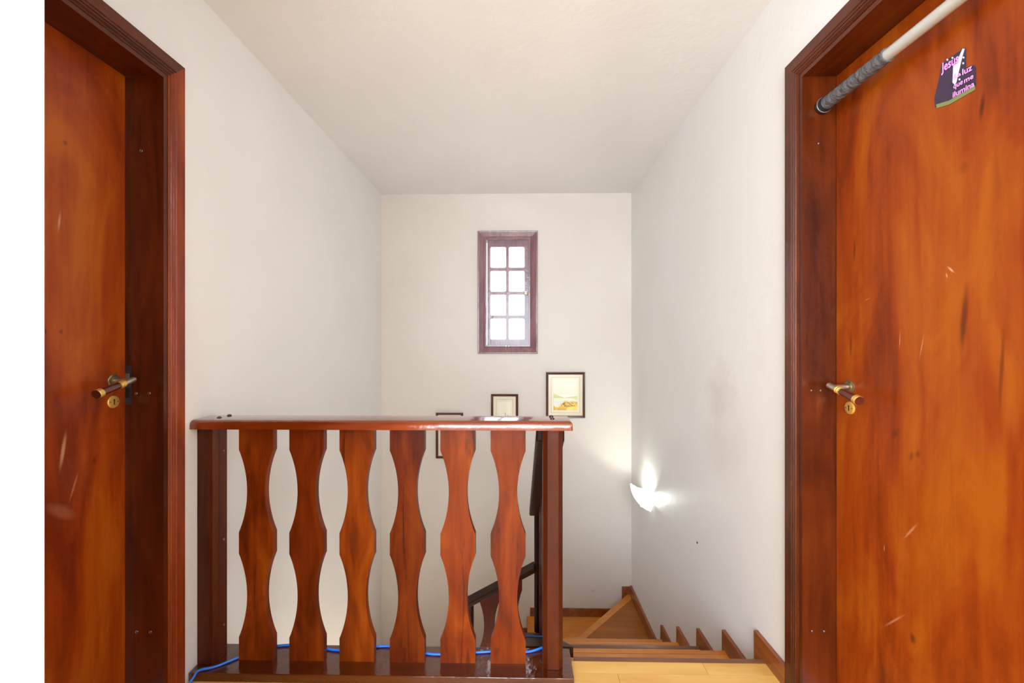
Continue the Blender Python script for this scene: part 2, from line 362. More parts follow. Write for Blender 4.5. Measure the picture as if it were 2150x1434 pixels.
# ---------------------------------------------------------------- staircase
E_ = [1.657, 1.957, 2.243, 2.532, 2.82]
SX0, SX1 = 0.196, 0.925
st = struct(thing('staircase', 'winding wooden staircase with orange treads dropping away beside the right wall', 'staircase'))
obj('nosing', B(0.2065, SX1+0.003, 1.6362, E_[0], -0.020, 0.0015), M_nose, st, bevel=0.004)
for k in range(1, 5):
    z = -0.18*k
    obj('riser', B(SX0, SX1, E_[k-1]-0.024, E_[k-1]-0.010, z, z+0.18-0.021), M_tread, st)
    obj('tread', B(SX0, SX1, E_[k-1]-0.024, E_[k]-0.024, z-0.02, z), M_tread, st, bevel=0.001)
    obj('nosing', B(SX0, SX1, E_[k]-0.024, E_[k], z-0.026, z+0.001), M_tread if k != 2 else M_nose, st, bevel=0.005)
zw = -0.90; zw2 = -1.095
obj('riser', B(SX0, SX1, E_[4]-0.024, E_[4]-0.010, zw, zw+0.154), M_tread, st)
bm = NB(); prismZ(bm, [(0.12, 2.797), (SX1, 2.797), (SX1, 3.60), (0.155, 2.806)], zw-0.02, zw)
obj('winder_tread', bm, M_wind, st)
# diagonal nosing of the corner step
bm = NB(); prismZ(bm, [(0.158, 2.806), (0.205, 2.797), (SX1, 3.572), (SX1, 3.636), (0.905, 3.636)], zw-0.03, zw+0.0015)
obj('nosing', bm, M_tread, st, bevel=0.004)
bm = NB(); prismZ(bm, [(0.165, 2.815), (0.912, 3.604), (0.900, 3.615), (0.155, 2.825)], zw2, zw-0.031)
obj('riser', bm, M_tread, st)
bm = NB(); prismZ(bm, [(0.085, 2.82), (0.16, 2.82), (0.924, 3.62), (0.924, 3.638), (0.085, 3.638)], zw2-0.02, zw2)
obj('winder_tread', bm, M_tread, st)
obj('nosing', B(0.06, 0.085, 2.901, 3.638, zw2-0.026, zw2+0.001), M_tread, st, bevel=0.005)
for k in range(4):
    xa = 0.07-0.30*k; xb = max(xa-0.30, WL+0.002); z = zw2-0.18*(k+1)
    obj('riser', B(xa-0.012, xa, 2.901, 3.638, z, z+0.153), M_tread, st)
    obj('tread', B(xb, xa, 2.901, 3.638, z-0.026, z), M_tread, st, bevel=0.003)
    if k < 3:
        obj('skirting', B(xb-0.01, xa-0.01 if k else 0.084, 3.638, 3.6495, z-0.05, z+0.075), M_skirt, st)
# stepped skirting on the right wall
obj('skirting', B(0.926, WR-0.0005, 1.5215, 1.717, -0.18, 0.073), M_skirt, st, bevel=0.004)
for k in range(1, 5):
    z = -0.18*k
    obj('skirting', B(0.926, WR-0.0005, E_[k-1]-0.0+0.0605, E_[k]+0.030, z-0.16, z+0.076), M_skirt, st, bevel=0.004)
obj('skirting', B(0.926, WR-0.0005, E_[4]+0.031, 3.6375, zw-0.2, zw+0.077), M_skirt, st, bevel=0.004)
obj('skirting', B(0.861, WR-0.0005, 3.638, 3.6495, zw-0.15, zw+0.062), M_skirt, st, bevel=0.003)
obj('skirting', B(0.085, 0.860, 3.638, 3.6495, zw2-0.2, zw2+0.068), M_skirt, st, bevel=0.003)
# capped inner string of the first flight
bm = NB(); prismX(bm, [(1.664, ST(1.664)), (2.96, ST(2.96)), (2.96, ST(2.96)-0.045), (1.664, ST(1.664)-0.042)], 0.020, 0.206)
obj('string_cap', bm, M_darkrail, st, bevel=0.006, seg=3)
bm = NB(); prismY(bm, [(0.019, ST2(0.019)), (-1.18, ST2(-1.18)), (-1.18, ST2(-1.18)-0.044), (0.019, ST2(0.019)-0.044)], 2.75, 2.915)
obj('string_cap', bm, M_darkrail, st, bevel=0.006, seg=3)

# ---------------------------------------------------------------- doors
CAS = [(0.068, 0.0), (0.068, 0.013), (0.066, 0.015), (0.030, 0.016), (0.0275, 0.013), (0.024, 0.0155), (0.019, 0.0155),
       (0.0165, 0.012), (0.014, 0.015), (0.010, 0.015), (0.007, 0.011), (0.003, 0.0125), (0.0, 0.010), (0.0, 0.0)]
def casing_piece(prof, pA, oA, pB, oB, nrm):
    """profile (s outward, p proud) swept from pA to pB; oA,oB outward mitre vectors; nrm = proud direction"""
    bm = NB(); n = Vector(nrm)
    a = [bm.verts.new(Vector(pA)+Vector(oA)*s+n*p) for s, p in prof]
    b = [bm.verts.new(Vector(pB)+Vector(oB)*s+n*p) for s, p in prof]
    bm.faces.new(a); bm.faces.new(b[::-1])
    for i in range(len(prof)):
        j = (i+1) % len(prof); bm.faces.new((a[i], b[i], b[j], a[j]))
    return bm
def make_door(name, label, X, sx, O, leafX, mleaf, mcas, mcasT, mjamb, gap, hy, hz):
    """sx: +1 when the wall's room side faces +x (left wall)"""
    d = struct(thing(name, label, 'door'))
    y0, y1, z0, z1 = O
    n = (sx, 0, 0)
    obj('architrave', casing_piece(CAS, (X, y1, 0.001), (0, 1, 0), (X, y1, z1), (0, 1, 1), n), mcas, d)
    obj('architrave', casing_piece(CAS, (X, y1, z1), (0, 1, 1), (X, y0, z1), (0, -1, 1), n), mcasT, d)
    obj('architrave', casing_piece(CAS, (X, y0, z1), (0, -1, 1), (X, y0, 0.001), (0, -1, 0), n), mcas, d)
    fx = X+sx*0.008; bx = leafX-sx*0.042
    lo, hi = min(fx, bx), max(fx, bx)
    obj('jamb', B(lo, hi, y1-0.016, y1-0.0005, 0.001, z1-0.0005), mjamb, d)
    obj('jamb', B(lo, hi, y0+0.0005, y0+0.016, 0.001, z1-0.0005), mjamb, d)
    obj('head_jamb', B(lo, hi, y0+0.016, y1-0.016, z1-0.016, z1-0.0005), mcasT, d)
    lx0, lx1 = sorted((leafX, leafX-sx*0.035))
    leaf = obj('door_leaf', B(lx0, lx1, y0+0.019, y1-0.016-gap, 0.008, z1-0.0175), mleaf, d, bevel=0.001, seg=1)
    # lever handle
    hb = thing_part = None
    bm = NB(); revolve(bm, (leafX, hy, hz), n, [(0, 0.0212), (0.004, 0.0212), (0.0055, 0.0195), (0.006, 0.0165), (0.009, 0.0155), (0.0095, 0.013), (0.0098, 0.0065)], 32)
    ros = obj('rosette', bm, M_antique, d, smooth=True, auto=0.6)
    ex = leafX+sx*0.057
    la = Vector((ex, hy+0.013, hz+0.004)); lb = Vector((ex, hy-0.112, hz-0.031)); dr = (lb-la).normalized(); Ln = (lb-la).length
    bm = NB(); revolve(bm, (leafX+sx*0.012, hy, hz), n, [(-0.005, 0.0068), (0.045, 0.0068)], 20)
    revolve(bm, la, dr, [(0, 0.0082), (0.001, 0.0090), (0.040, 0.0090)], 20)
    hd = obj('handle', bm, M_chrome, d, smooth=True, auto=0.6)
    revs = [(0.036, 0.0100), (0.037, 0.0112), (0.041, 0.0112), (0.042, 0.0100), (0.044, 0.0100), (0.045, 0.0112), (0.049, 0.0112), (0.050, 0.0100), (0.052, 0.010), (0.053, 0.011), (0.056, 0.011)]
    obj('brass_ring', revolve(NB(), la, dr, revs, 24), M_brass, hd, smooth=True, auto=0.6)
    obj('grip', revolve(NB(), la, dr, [(0.055, 0.0103), (Ln-0.016, 0.0124)], 24), M_gripwood, hd, smooth=True, auto=0.6)
    obj('brass_ring', revolve(NB(), la, dr, [(Ln-0.017, 0.0128), (Ln-0.016, 0.0136), (Ln-0.003, 0.0142), (Ln-0.002, 0.0135)], 24), M_brass, hd, smooth=True, auto=0.6)
    obj('end_cap', revolve(NB(), la, dr, [(Ln-0.003, 0.0134), (Ln, 0.0130)], 24), M_gripwood, hd, smooth=True, auto=0.6)
    # key escutcheon
    kz = hz-0.067
    esc = obj('keyhole_plate', revolve(NB(), (leafX, hy-0.001, kz), n, [(0, 0.020), (0.003, 0.020), (0.0045, 0.0185), (0.005, 0.017)], 32), M_brass, d, smooth=True, auto=0.5)
    bm = NB(); xx = sorted((leafX+sx*0.0045, leafX+sx*0.0055))
    box(bm, xx[0], xx[1], hy-0.001-0.0016, hy-0.001+0.0016, kz-0.009, kz+0.006)
    cyl(bm, (xx[0], hy-0.001, kz+0.006), (xx[1], hy-0.001, kz+0.006), 0.0028, n=14)
    obj('keyhole', bm, M_hole, esc)
    for s in (-1, 1):
        obj('plate_screw', cyl(NB(), (xx[0], hy-0.001+s*0.0125, kz), (xx[1], hy-0.001+s*0.0125, kz), 0.0018, n=12), M_hole, esc)
    return d, leaf
def studs(d, pts, Y, r=0.0055):
    for (x, z) in pts:
        obj('screw_cap', revolve(NB(), (x, Y, z), (0, -1, 0), [(0, r), (0.0015, r*0.92), (0.003, r*0.7), (0.0042, r*0.35), (0.0045, 0.0002)], 16), M_caps, d, smooth=True)
dR, leafR = make_door('door_1', 'closed orange wooden door in the right wall under a silver bar', WR, -1, RO, XR, M_doorR, M_frame, M_frameY, M_frame, 0.003, 1.378, 1.070)
studs(dR, [(0.988, 1.870), (0.965, 1.052), (0.995, 1.052), (0.967, 0.255), (1.006, 0.255)], RO[1]-0.016)
dL, leafL = make_door('door_2', 'closed orange wooden door in the left wall with dark jamb', WL, 1, LO, XL, M_doorL, M_frameL, M_frameY, M_frame, 0.010, 1.345, 1.088)
studs(dL, [(-1.253, 1.845), (-1.270, 1.042), (-1.226, 1.043), (-1.268, 0.253), (-1.222, 0.253)], LO[1]-0.016)
bm = NB(); box(bm, -1.332, -1.2865, LO[1]-0.0185, LO[1]-0.0165, 1.005, 1.135)
pl = obj('strike_plate', bm, M_lockst, dL, bevel=0.0006, seg=1)
obj('latch_hole', B(-1.305, -1.292, LO[1]-0.0195, LO[1]-0.0184, 1.078, 1.108), M_chrome, pl)
obj('bolt_hole', B(-1.305, -1.292, LO[1]-0.0195, LO[1]-0.0184, 1.028, 1.060), M_hole, pl)

# ---------------------------------------------------------------- window
w = struct(thing('window_1', 'narrow eight-pane dark wooden window high on the back wall', 'window'))
WC = [(0.063, 0.0), (0.063, 0.020), (0.060, 0.022), (0.052, 0.021), (0.016, 0.010), (0.012, 0.012), (0.008, 0.009), (0.0, 0.006), (0.0, 0.0)]
a0, a1, b0, b1 = WIN
cs = [((a0, b0), (-1, -1)), ((a0, b1), (-1, 1)), ((a1, b1), (1, 1)), ((a1, b0), (1, -1))]
for i in range(4):
    (pa, oa), (pb, ob) = cs[i], cs[(i+1) % 4]
    obj('architrave', casing_piece(WC, (pa[0], YB, pa[1]), (oa[0], 0, oa[1]), (pb[0], YB, pb[1]), (ob[0], 0, ob[1]), (0, -1, 0)), M_win, w)
bm = NB()
box(bm, a0+0.0005, a0+0.010, YB-0.004, YB+0.10, b0+0.0005, b1-0.0005); box(bm, a1-0.010, a1-0.0005, YB-0.004, YB+0.10, b0+0.0005, b1-0.0005)
box(bm, a0+0.010, a1-0.010, YB-0.004, YB+0.10, b0+0.0005, b0+0.010); box(bm, a0+0.010, a1-0.010, YB-0.004, YB+0.10, b1-0.010, b1-0.0005)
obj('window_frame', bm, M_win, w)
# sash: a board with eight rounded openings
sx0, sx1, sz0, sz1 = a0+0.0165, a1-0.0095, b0+0.009, b1-0.0095
px = [(-0.2545, -0.1205), (-0.0975, 0.0370)]
pz = [(1.869, 2.047), (1.665, 1.842), (1.460, 1.638), (1.254, 1.433)]
def rrect(x0, x1, z0, z1, r, n=4):
    P = []
    for (cx, cz, s) in ((x1-r, z1-r, 0), (x0+r, z1-r, 1), (x0+r, z0+r, 2), (x1-r, z0+r, 3)):
        for k in range(n+1):
            t = (s+k/n)*PI/2; P.append((cx+r*math.cos(t), cz+r*math.sin(t)))
    return P
def plate_with_holes(y0, y1, outer_cells):
    """outer_cells: list of (x0,x1,z0,z1, hole outline); builds each cell as a ring between its rectangle and its hole"""
    bm = NB()
    for (x0, x1, z0, z1, H) in outer_cells:
        n = len(H); q = n//4
        cx, cz = (x0+x1)/2, (z0+z1)/2
        corners = [(x1, z1), (x0, z1), (x0, z0), (x1, z0)]
        for (y, flip) in ((y0, 0), (y1, 1)):
            hv = [bm.verts.new((h[0], y, h[1])) for h in H]; cv = [bm.verts.new((c[0], y, c[1])) for c in corners]
            for s in range(4):
                for k in range(q-1):
                    bm.faces.new((hv[s*q+k], hv[s*q+k+1], cv[s]))
                bm.faces.new((hv[s*q+q-1], hv[((s+1) % 4)*q], cv[(s+1) % 4], cv[s]))
            if y == y0: h0 = hv
            else:
                for k in range(n): bm.faces.new((h0[k], h0[(k+1) % n], hv[(k+1) % n], hv[k]))
    bmesh.ops.remove_doubles(bm, verts=bm.verts, dist=1e-6)
    # outer rim
    be = [e for e in bm.edges if len(e.link_faces) == 1]
    return bm
xc = [sx0, (px[0][1]+px[1][0])/2, sx1]
zc = [sz1, (pz[0][0]+pz[1][1])/2, (pz[1][0]+pz[2][1])/2, (pz[2][0]+pz[3][1])/2, sz0]
cells = []
for i in range(2):
    for j in range(4):
        cells.append((xc[i], xc[i+1], zc[j+1], zc[j], rrect(px[i][0], px[i][1], pz[j][0], pz[j][1], 0.012)))
bm = plate_with_holes(YB+0.020, YB+0.045, cells)
box(bm, sx0, sx0+0.0005, YB+0.020, YB+0.045, sz0, sz1); box(bm, sx1-0.0005, sx1, YB+0.020, YB+0.045, sz0, sz1)
sash = obj('sash', bm, M_win, w)
m_glass, nt, p = newmat('window_glass')
tr = nt.nodes.new('ShaderNodeBsdfTransparent'); gl = nt.nodes.new('ShaderNodeBsdfGlossy'); gl.inputs['Roughness'].default_value = 0.03
mx = nt.nodes.new('ShaderNodeMixShader'); mx.inputs[0].default_value = 0.06
nt.links.new(tr.outputs[0], mx.inputs[1]); nt.links.new(gl.outputs[0], mx.inputs[2]); nt.links.new(mx.outputs[0], nt.nodes['Material Output'].inputs[0])
for i in range(2):
    for j in range(4):
        obj('pane', B(px[i][0]-0.004, px[i][1]+0.004, YB+0.031, YB+0.034, pz[j][0]-0.004, pz[j][1]+0.004), m_glass, sash)
bm = NB(); box(bm, 0.040, 0.056, YB+0.010, YB+0.020, 1.643, 1.663); cyl(bm, (0.030, YB+0.008, 1.654), (0.078, YB+0.008, 1.652), 0.005, n=12)
cyl(bm, (0.062, YB+0.006, 1.630), (0.062, YB+0.006, 1.654), 0.004, n=10)
obj('latch', bm, M_chrome, w)
for x in (-0.121, -0.097):
    obj('knob', revolve(NB(), (x, YB-0.001, 1.199), (0, -1, 0), [(0, 0.007), (0.006, 0.009), (0.011, 0.007), (0.014, 0.001)], 16), plain('white_knob', srgb(244, 242, 232), 0.2), w, smooth=True)

# ================================================================ LANDING RAILING
ra = thing('landing_railing', 'glossy reddish wooden railing with six wavy balusters across the landing', 'railing', (-0.5, 1.585, 0.0))
def rel(o, par=None):   # keep world placement under an empty that is not at the origin
    return o
def obj_at(name, bm, mat, parent, **k):
    off = -Vector(parent.location)
    bmesh.ops.translate(bm, verts=bm.verts, vec=off)
    return obj(name, bm, mat, parent, **k)
# top rail: flat board, rounded over along its front, back and right end
bm = NB()
prof = []
y0, y1, z0, z1, r = 1.515, 1.655, 0.900, 0.932, 0.020
prof = [(y0, z0)]+[(y0+r-r*math.cos(t*PI/2/6), z1-r+r*math.sin(t*PI/2/6)) for t in range(7)]+[(y1-r+r*math.sin(t*PI/2/6), z1-r+r*math.cos(t*PI/2/6)) for t in range(7)]+[(y1, z0)]
xs = [(WL+0.002, 0.0)]+[(0.186-0.012+0.012*math.sin(t*PI/2/4), 0.012-0.012*math.cos(t*PI/2/4)) for t in range(5)]
rings = []
for x, ins in xs:
    ring = []
    for (y, z) in prof:
        yy = min(max(y, y0+ins*0.3), y1-ins*0.3); zz = min(z, z1-ins)
        ring.append(bm.verts.new((x, yy, zz)))
    rings.append(ring)
for a, b in zip(rings, rings[1:]):
    for i in range(len(prof)):
        j = (i+1) % len(prof); bm.faces.new((a[i], a[j], b[j], b[i]))
bm.faces.new(rings[0]); bm.faces.new(rings[-1][::-1])
rail = obj_at('handrail', bm, M_rail, ra, smooth=True, auto=0.5)
for (x, y) in ((-1.120, 1.575), (-1.116, 1.625), (0.118, 1.575), (0.118, 1.625)):
    obj_at('screw_cap', revolve(NB(), (x, y, 0.9315), (0, 0, 1), [(0, 0.0085), (0.0025, 0.008), (0.005, 0.0055), (0.0065, 0.001)], 20), M_capd, ra, smooth=True)
# base board
obj_at('base_board', B(WL+0.002, 0.190, 1.509, 1.662, 0.0005, 0.031), M_base, ra, bevel=0.0022)
# balusters
def baluster_outline(hw=0.0645, hm=0.0335):
    zs = [(0.0312, 0.116, 0), (0.116, 0.427, 1), (0.427, 0.506, 0), (0.506, 0.813, 1), (0.813, 0.8995, 0)]
    R_ = []
    for (za, zb, c) in zs:
        if not c: R_ += [(hw, za), (hw, zb)]
        else:
            Lc = zb-za; s = hw-hm; Rr = (Lc*Lc/4+s*s)/(2*s)
            for k in range(1, 24):
                t = Lc*k/24; off = math.sqrt(Rr*Rr-(t-Lc/2)**2)-(Rr-s)
                R_.append((hw-off, za+t))
    Q = []
    for pnt in R_:
        if not Q or (abs(Q[-1][0]-pnt[0])+abs(Q[-1][1]-pnt[1])) > 1e-5: Q.append(pnt)
    return Q
def baluster_mesh(thick=0.026, shear=0.0, top_cut=0.0, z_off=0.0):
    Rr = baluster_outline()
    bm = NB()
    yf, yb = -thick/2, thick/2
    rows = []
    for (hw, z) in Rr:
        rows.append([bm.verts.new((s*hw, y, z+z_off)) for s, y in ((-1, yf), (1, yf), (1, yb), (-1, yb))])
    for a, b in zip(rows, rows[1:]):
        for i in range(4):
            j = (i+1) % 4; bm.faces.new((a[i], a[j], b[j], b[i]))
    bm.faces.new(rows[0][::-1]); bm.faces.new(rows[-1])
    if shear or top_cut:
        zt = rows[-1][0].co.z; zb = rows[0][0].co.z
        for v in list(rows[-1])+list(rows[0]): v.co.z += shear*v.co.x
    return bm
bal = obj('baluster', baluster_mesh(), M_bal, ra, bevel=0.0012, seg=1)
tones = [(1.05, 1.02, 0.95), (0.70, 0.58, 0.55), (1.0, 1.0, 0.95), (0.62, 0.52, 0.50), (0.98, 0.85, 0.8), (0.86, 0.72, 0.66)]
for i, x in enumerate((-0.9815, -0.7920, -0.6045, -0.4170, -0.2295, -0.0440)):
    o = bal if i == 0 else bal.copy()
    if i: COL.objects.link(o); o.parent = ra
    o.location = Vector((x, 1.588, 0))-ra.location
    o.color = tones[i]+(1,)
# posts
def octo(cx, cy, h, c):
    return [(cx-h, cy-h+c), (cx-h+c, cy-h), (cx+h-c, cy-h), (cx+h, cy-h+c), (cx+h, cy+h-c), (cx+h-c, cy+h), (cx-h+c, cy+h), (cx-h, cy+h-c)]
obj_at('newel_post', prismZ(NB(), octo(0.119, 1.583, 0.036, 0.0155), 0.0312, 0.8995), M_post, ra, bevel=0.0012, seg=1)
hp = prismZ(NB(), [(WL+0.0008, 1.552), (-1.130, 1.552), (-1.1155, 1.568), (-1.1155, 1.612), (-1.130, 1.622), (WL+0.0008, 1.622)], 0.0312, 0.8995)
wp = obj_at('wall_post', hp, M_post, ra, bevel=0.0012, seg=1)
for z in (0.806, 0.473, 0.150):
    obj_at('screw_cap', revolve(NB(), (-1.1156, 1.592, z), (1, 0, 0), [(0, 0.005), (0.002, 0.0045), (0.004, 0.001)], 14), M_caps, ra, smooth=True)

# ================================================================ STAIR RAILING (descending)
rb = thing('stair_railing', 'dark wooden stair railing going down behind the landing railing', 'railing', (0.13, 2.835, -0.7))
# first flight handrail, running away from the landing post
def rz(y): return 0.885-0.635*(y-1.625)
bm = NB(); prismX(bm, [(1.622, rz(1.622)), (2.80, rz(2.80)), (2.80, rz(2.80)-0.05), (1.622, rz(1.622)-0.05)], 0.060, 0.168)
obj_at('handrail', bm, M_darkpost, rb, bevel=0.008, seg=3)
for k in range(5):
    y = 1.80+0.20*k
    bm = NB(); t = rz(y)-0.048; b = ST(y)+0.0005
    prismX(bm, [(y-0.06, ST(y-0.06)), (y+0.06, ST(y+0.06)), (y+0.06, b+0.10), (y+0.032, b+0.22), (y+0.06, b+0.40), (y+0.032, b+0.58), (y+0.06, t-0.08), (y+0.06, rz(y+0.06)-0.048), (y-0.06, rz(y-0.06)-0.048),
                (y-0.06, t-0.08), (y-0.032, b+0.58), (y-0.06, b+0.40), (y-0.032, b+0.22), (y-0.06, b+0.10)], 0.118, 0.143)
    obj_at('baluster', bm, M_redbal, rb)
obj_at('newel_post', prismZ(NB(), octo(0.130, 2.838, 0.036, 0.014), ST(2.80)+0.001, 0.128), M_darkpost, rb, bevel=0.001, seg=1)
# second flight, descending to the left
def rx(x): return -0.243-0.54*(0.098-x)
bm = NB(); prismY(bm, [(0.094, rx(0.094)), (-0.39, rx(-0.39)), (-0.39, rx(-0.39)-0.034), (0.094, rx(0.094)-0.034)], 2.785, 2.885)
obj_at('handrail', bm, M_darkrail, rb, bevel=0.006, seg=3)
for x in (-0.0500, -0.2025):
    bm = NB(); Rr = baluster_outline(0.0635, 0.035)
    pts = [(x+h, z) for h, z in Rr]+[(x-h, z) for h, z in reversed(Rr)]
    prismY(bm, [(a, b) for a, b in pts], 2.822, 2.847)
    top = rx(x)-0.034; 
    for v in bm.verts:
        z = v.co.z
        v.co.z = z-0.8995+top+0.035
        if z > 0.89: v.co.z = rx(v.co.x)-0.033
        if z < 0.04: v.co.z = ST2(v.co.x)+0.0005
    obj_at('baluster', bm, M_redbal, rb)
obj_at('newel_post', prismZ(NB(), octo(-0.342, 2.838, 0.033, 0.012), ST2(-0.342)+0.0005, rx(-0.342)-0.034), M_darkpost, rb, bevel=0.001, seg=1)

# ================================================================ PICTURES
M_print = vcol('glazed_print')
M_pf = plain('picture_frame_brown', srgb(72, 34, 26), 0.25, 0, 0.6)
M_pg = plain('gold_slip', srgb(196, 160, 120), 0.35, 0.4)
def lerp(a, b, t): return tuple(a[i]+(b[i]-a[i])*t for i in range(3))
def hsh(i, j):
    v = math.sin(i*12.9898+j*78.233)*43758.5453; return v-math.floor(v)
def vn(x, y):
    i, j = math.floor(x), math.floor(y); fx, fy = x-i, y-j
    fx = fx*fx*(3-2*fx); fy = fy*fy*(3-2*fy)
    return (hsh(i, j)*(1-fx)+hsh(i+1, j)*fx)*(1-fy)+(hsh(i, j+1)*(1-fx)+hsh(i+1, j+1)*fx)*fy
def lake(u, v):     # u right, v up
    sky = lerp((228, 224, 204), (236, 228, 206), v); c = sky
    n = vn(u*9, v*9)
    if v < 0.50: c = (238, 236, 220)
    if 0.40 < v < 0.54 and v < 0.545-0.30*u and u < 0.42: c = (214, 206, 140) if v > 0.45 else (198, 198, 122)
    if v < 0.47 and v > 0.395 and u > 0.38 and v < 0.40+0.12*(u-0.38)+0.01*n: c = (206, 206, 140)
    if v < 0.42 and v > 0.34 and u > 0.75 and v > 0.40-0.22*(u-0.72): c = (214, 212, 146)
    if v < 0.395 and not (u > 0.75 and v > 0.40-0.22*(u-0.72)): c = (226, 226, 208)
    edge = 0.06+0.30*min(1, max(0, (u-0.15)/0.3))-0.02*math.sin(u*22)
    if u > 0.20 and v < edge*0.78+0.02*n: c = lerp((214, 160, 48), (240, 204, 96), vn(u*24, v*30))
    if u > 0.30 and 0.10 < v < 0.27 and vn(u*30+5, v*34) > 0.66: c = (150, 112, 40)
    if v < 0.06+0.05*n or (u < 0.14 and v < 0.16-0.8*u): c = lerp((196, 150, 60), (226, 180, 60), n)
    if u > 0.55 and v < 0.10+0.08*(u-0.55): c = lerp((232, 190, 60), (244, 220, 120), vn(u*8, v*50))
    return c
def tree(u, v):
    c = lerp((232, 226, 200), (234, 226, 204), v)
    n = vn(u*14, v*22)
    if u > 0.62 and v < 0.30+0.7*(u-0.62): c = (226, 214, 120)
    for (a, b, r) in ((0.55, 0.60, 0.10), (0.62, 0.55, 0.14), (0.50, 0.50, 0.12), (0.72, 0.50, 0.15), (0.62, 0.44, 0.24), (0.40, 0.44, 0.12)):
        if ((u-a)/1.2)**2+((v-b)/0.45)**2 < r*r and n > 0.35: c = lerp((150, 112, 54), (206, 170, 90), n)
    if v < 0.36: c = lerp((196, 158, 80), (226, 200, 120), n)
    return c
def picture(label, x0, x1, z0, z1, fw, mw, fn, detail):
    t = thing('framed_picture', label, 'picture', ((x0+x1)/2, YB-0.001, z0), 'framed landscape prints stepping down the back wall')
    PF = [(0.0, 0.0), (0.0, 0.016), (fw*0.15, 0.020), (fw*0.45, 0.019), (fw*0.6, 0.014), (fw, 0.012), (fw, 0.0)]
    cs = [((x0, z0), (1, 1)), ((x0, z1), (1, -1)), ((x1, z1), (-1, -1)), ((x1, z0), (-1, 1))]
    for i in range(4):
        (pa, oa), (pb, ob) = cs[i], cs[(i+1) % 4]
        obj_at('frame_side', casing_piece(PF, (pa[0], YB-0.001, pa[1]), (oa[0], 0, oa[1]), (pb[0], YB-0.001, pb[1]), (ob[0], 0, ob[1]), (0, -1, 0)), M_pf, t)
    g = fw+0.0035
    PG = [(fw, 0.001), (fw, 0.0125), (g, 0.011), (g, 0.001)]
    bm = NB()
    for i in range(4):
        (pa, oa), (pb, ob) = cs[i], cs[(i+1) % 4]
        b2 = casing_piece(PG, (pa[0], YB-0.001, pa[1]), (oa[0], 0, oa[1]), (pb[0], YB-0.001, pb[1]), (ob[0], 0, ob[1]), (0, -1, 0))
        me = bpy.data.meshes.new('tmp'); b2.to_mesh(me); b2.free(); bm.from_mesh(me); bpy.data.meshes.remove(me)
    obj_at('gold_slip', bm, M_pg, t)
    # mount and print
    X0, X1, Z0, Z1 = x0+g*0.9, x1-g*0.9, z0+g*0.9, z1-g*0.9
    nx = int((X1-X0)/0.0016*detail); nz = int((Z1-Z0)/0.0016*detail)
    bm = NB(); cl = []
    vs = [[bm.verts.new((X0+(X1-X0)*i/nx, YB-0.008, Z0+(Z1-Z0)*j/nz)) for i in range(nx+1)] for j in range(nz+1)]
    for j in range(nz+1):
        for i in range(nx+1):
            x = X0+(X1-X0)*i/nx; z = Z0+(Z1-Z0)*j/nz
            d = min(x-X0, X1-x, z-Z0, Z1-z)
            if d > mw: c = fn((x-X0-mw)/(X1-X0-2*mw), (z-Z0-mw)/(Z1-Z0-2*mw))
            elif mw*0.50 < d < mw*0.56: c = (186, 160, 110)
            elif mw*0.62 < d < mw*0.66: c = (214, 198, 160)
            elif d > mw*0.56: c = (226, 218, 192)
            else: c = (222, 214, 190)
            cl.append(srgb(*c))
    for j in range(nz):
        for i in range(nx): bm.faces.new((vs[j][i], vs[j][i+1], vs[j+1][i+1], vs[j+1][i]))
    off = -Vector(t.location); bmesh.ops.translate(bm, verts=bm.verts, vec=off)
    bm.verts.index_update()
    me = bpy.data.meshes.new('print'); bm.to_mesh(me); bm.free()
    at = me.color_attributes.new('print', 'FLOAT_COLOR', 'POINT')
    for i, c in enumerate(cl): at.data[i].color = c
    link('print', me, t, M_print)
picture('brown framed lake landscape with golden shore, the rightmost and highest of the three pictures', 0.219, 0.550, 0.589, 0.977, 0.019, 0.044, lake, 1.0)
picture('narrow brown framed print of a tree, second picture below the window', -0.248, -0.016, 0.402, 0.790, 0.019, 0.048, tree, 1.0)
picture('narrow brown framed picture mostly hidden behind the railing, the lowest and leftmost one', -0.718, -0.484, 0.242, 0.630, 0.019, 0.044, tree, 0.8)

# ================================================================ WALL LAMP
LX, LY = WR, 3.13
lampC = (0.93, 1.0, 0.93)
la_ = thing('wall_lamp', 'lit white shell-shaped lamp on the right wall above the stairs', 'lamp', (LX, LY, 0.1))
m_shell, nt, p = newmat('lit_frosted_shell')
p.inputs['Base Color'].default_value = srgb(240, 240, 234); p.inputs['Roughness'].default_value = 0.35
p.inputs['Emission Color'].default_value = (0.93, 1.0, 0.93, 1); p.inputs['Emission Strength'].default_value = 1.1
bm = NB(); NA, NT = 60, 30; rows = []
for j in range(NT+1):
    t = j/NT
    row = []
    for i in range(NA+1):
        a = PI*i/NA
        rim = 0.200-0.105*(max(0.0, math.cos(a))**1.5)-0.02*(max(0.0, -math.cos(a))**2)
        z = rim+(0.0-rim)*t
        rr = (1-t**2.2)**0.70*0.90+0.10*(1-t)
        sc = 1+0.035*math.cos(a*14)*(1-t*0.6)
        gap = 0.003+0.052*max(0.0, -math.cos(a))**3*max(0.0, 1-((z-0.118)/0.032)**2)
        row.append(bm.verts.new((LX-gap-0.135*rr*sc*math.sin(a), LY+0.088*rr*sc*math.cos(a), z)))
    rows.append(row)
for a, b in zip(rows, rows[1:]):
    for i in range(NA): bm.faces.new((a[i], a[i+1], b[i+1], b[i]))
bmesh.ops.translate(bm, verts=bm.verts, vec=-Vector(la_.location))
sh = obj('shell_shade', bm, m_shell, la_, smooth=True)
sm = sh.modifiers.new('solid', 'SOLIDIFY'); sm.thickness = 0.003
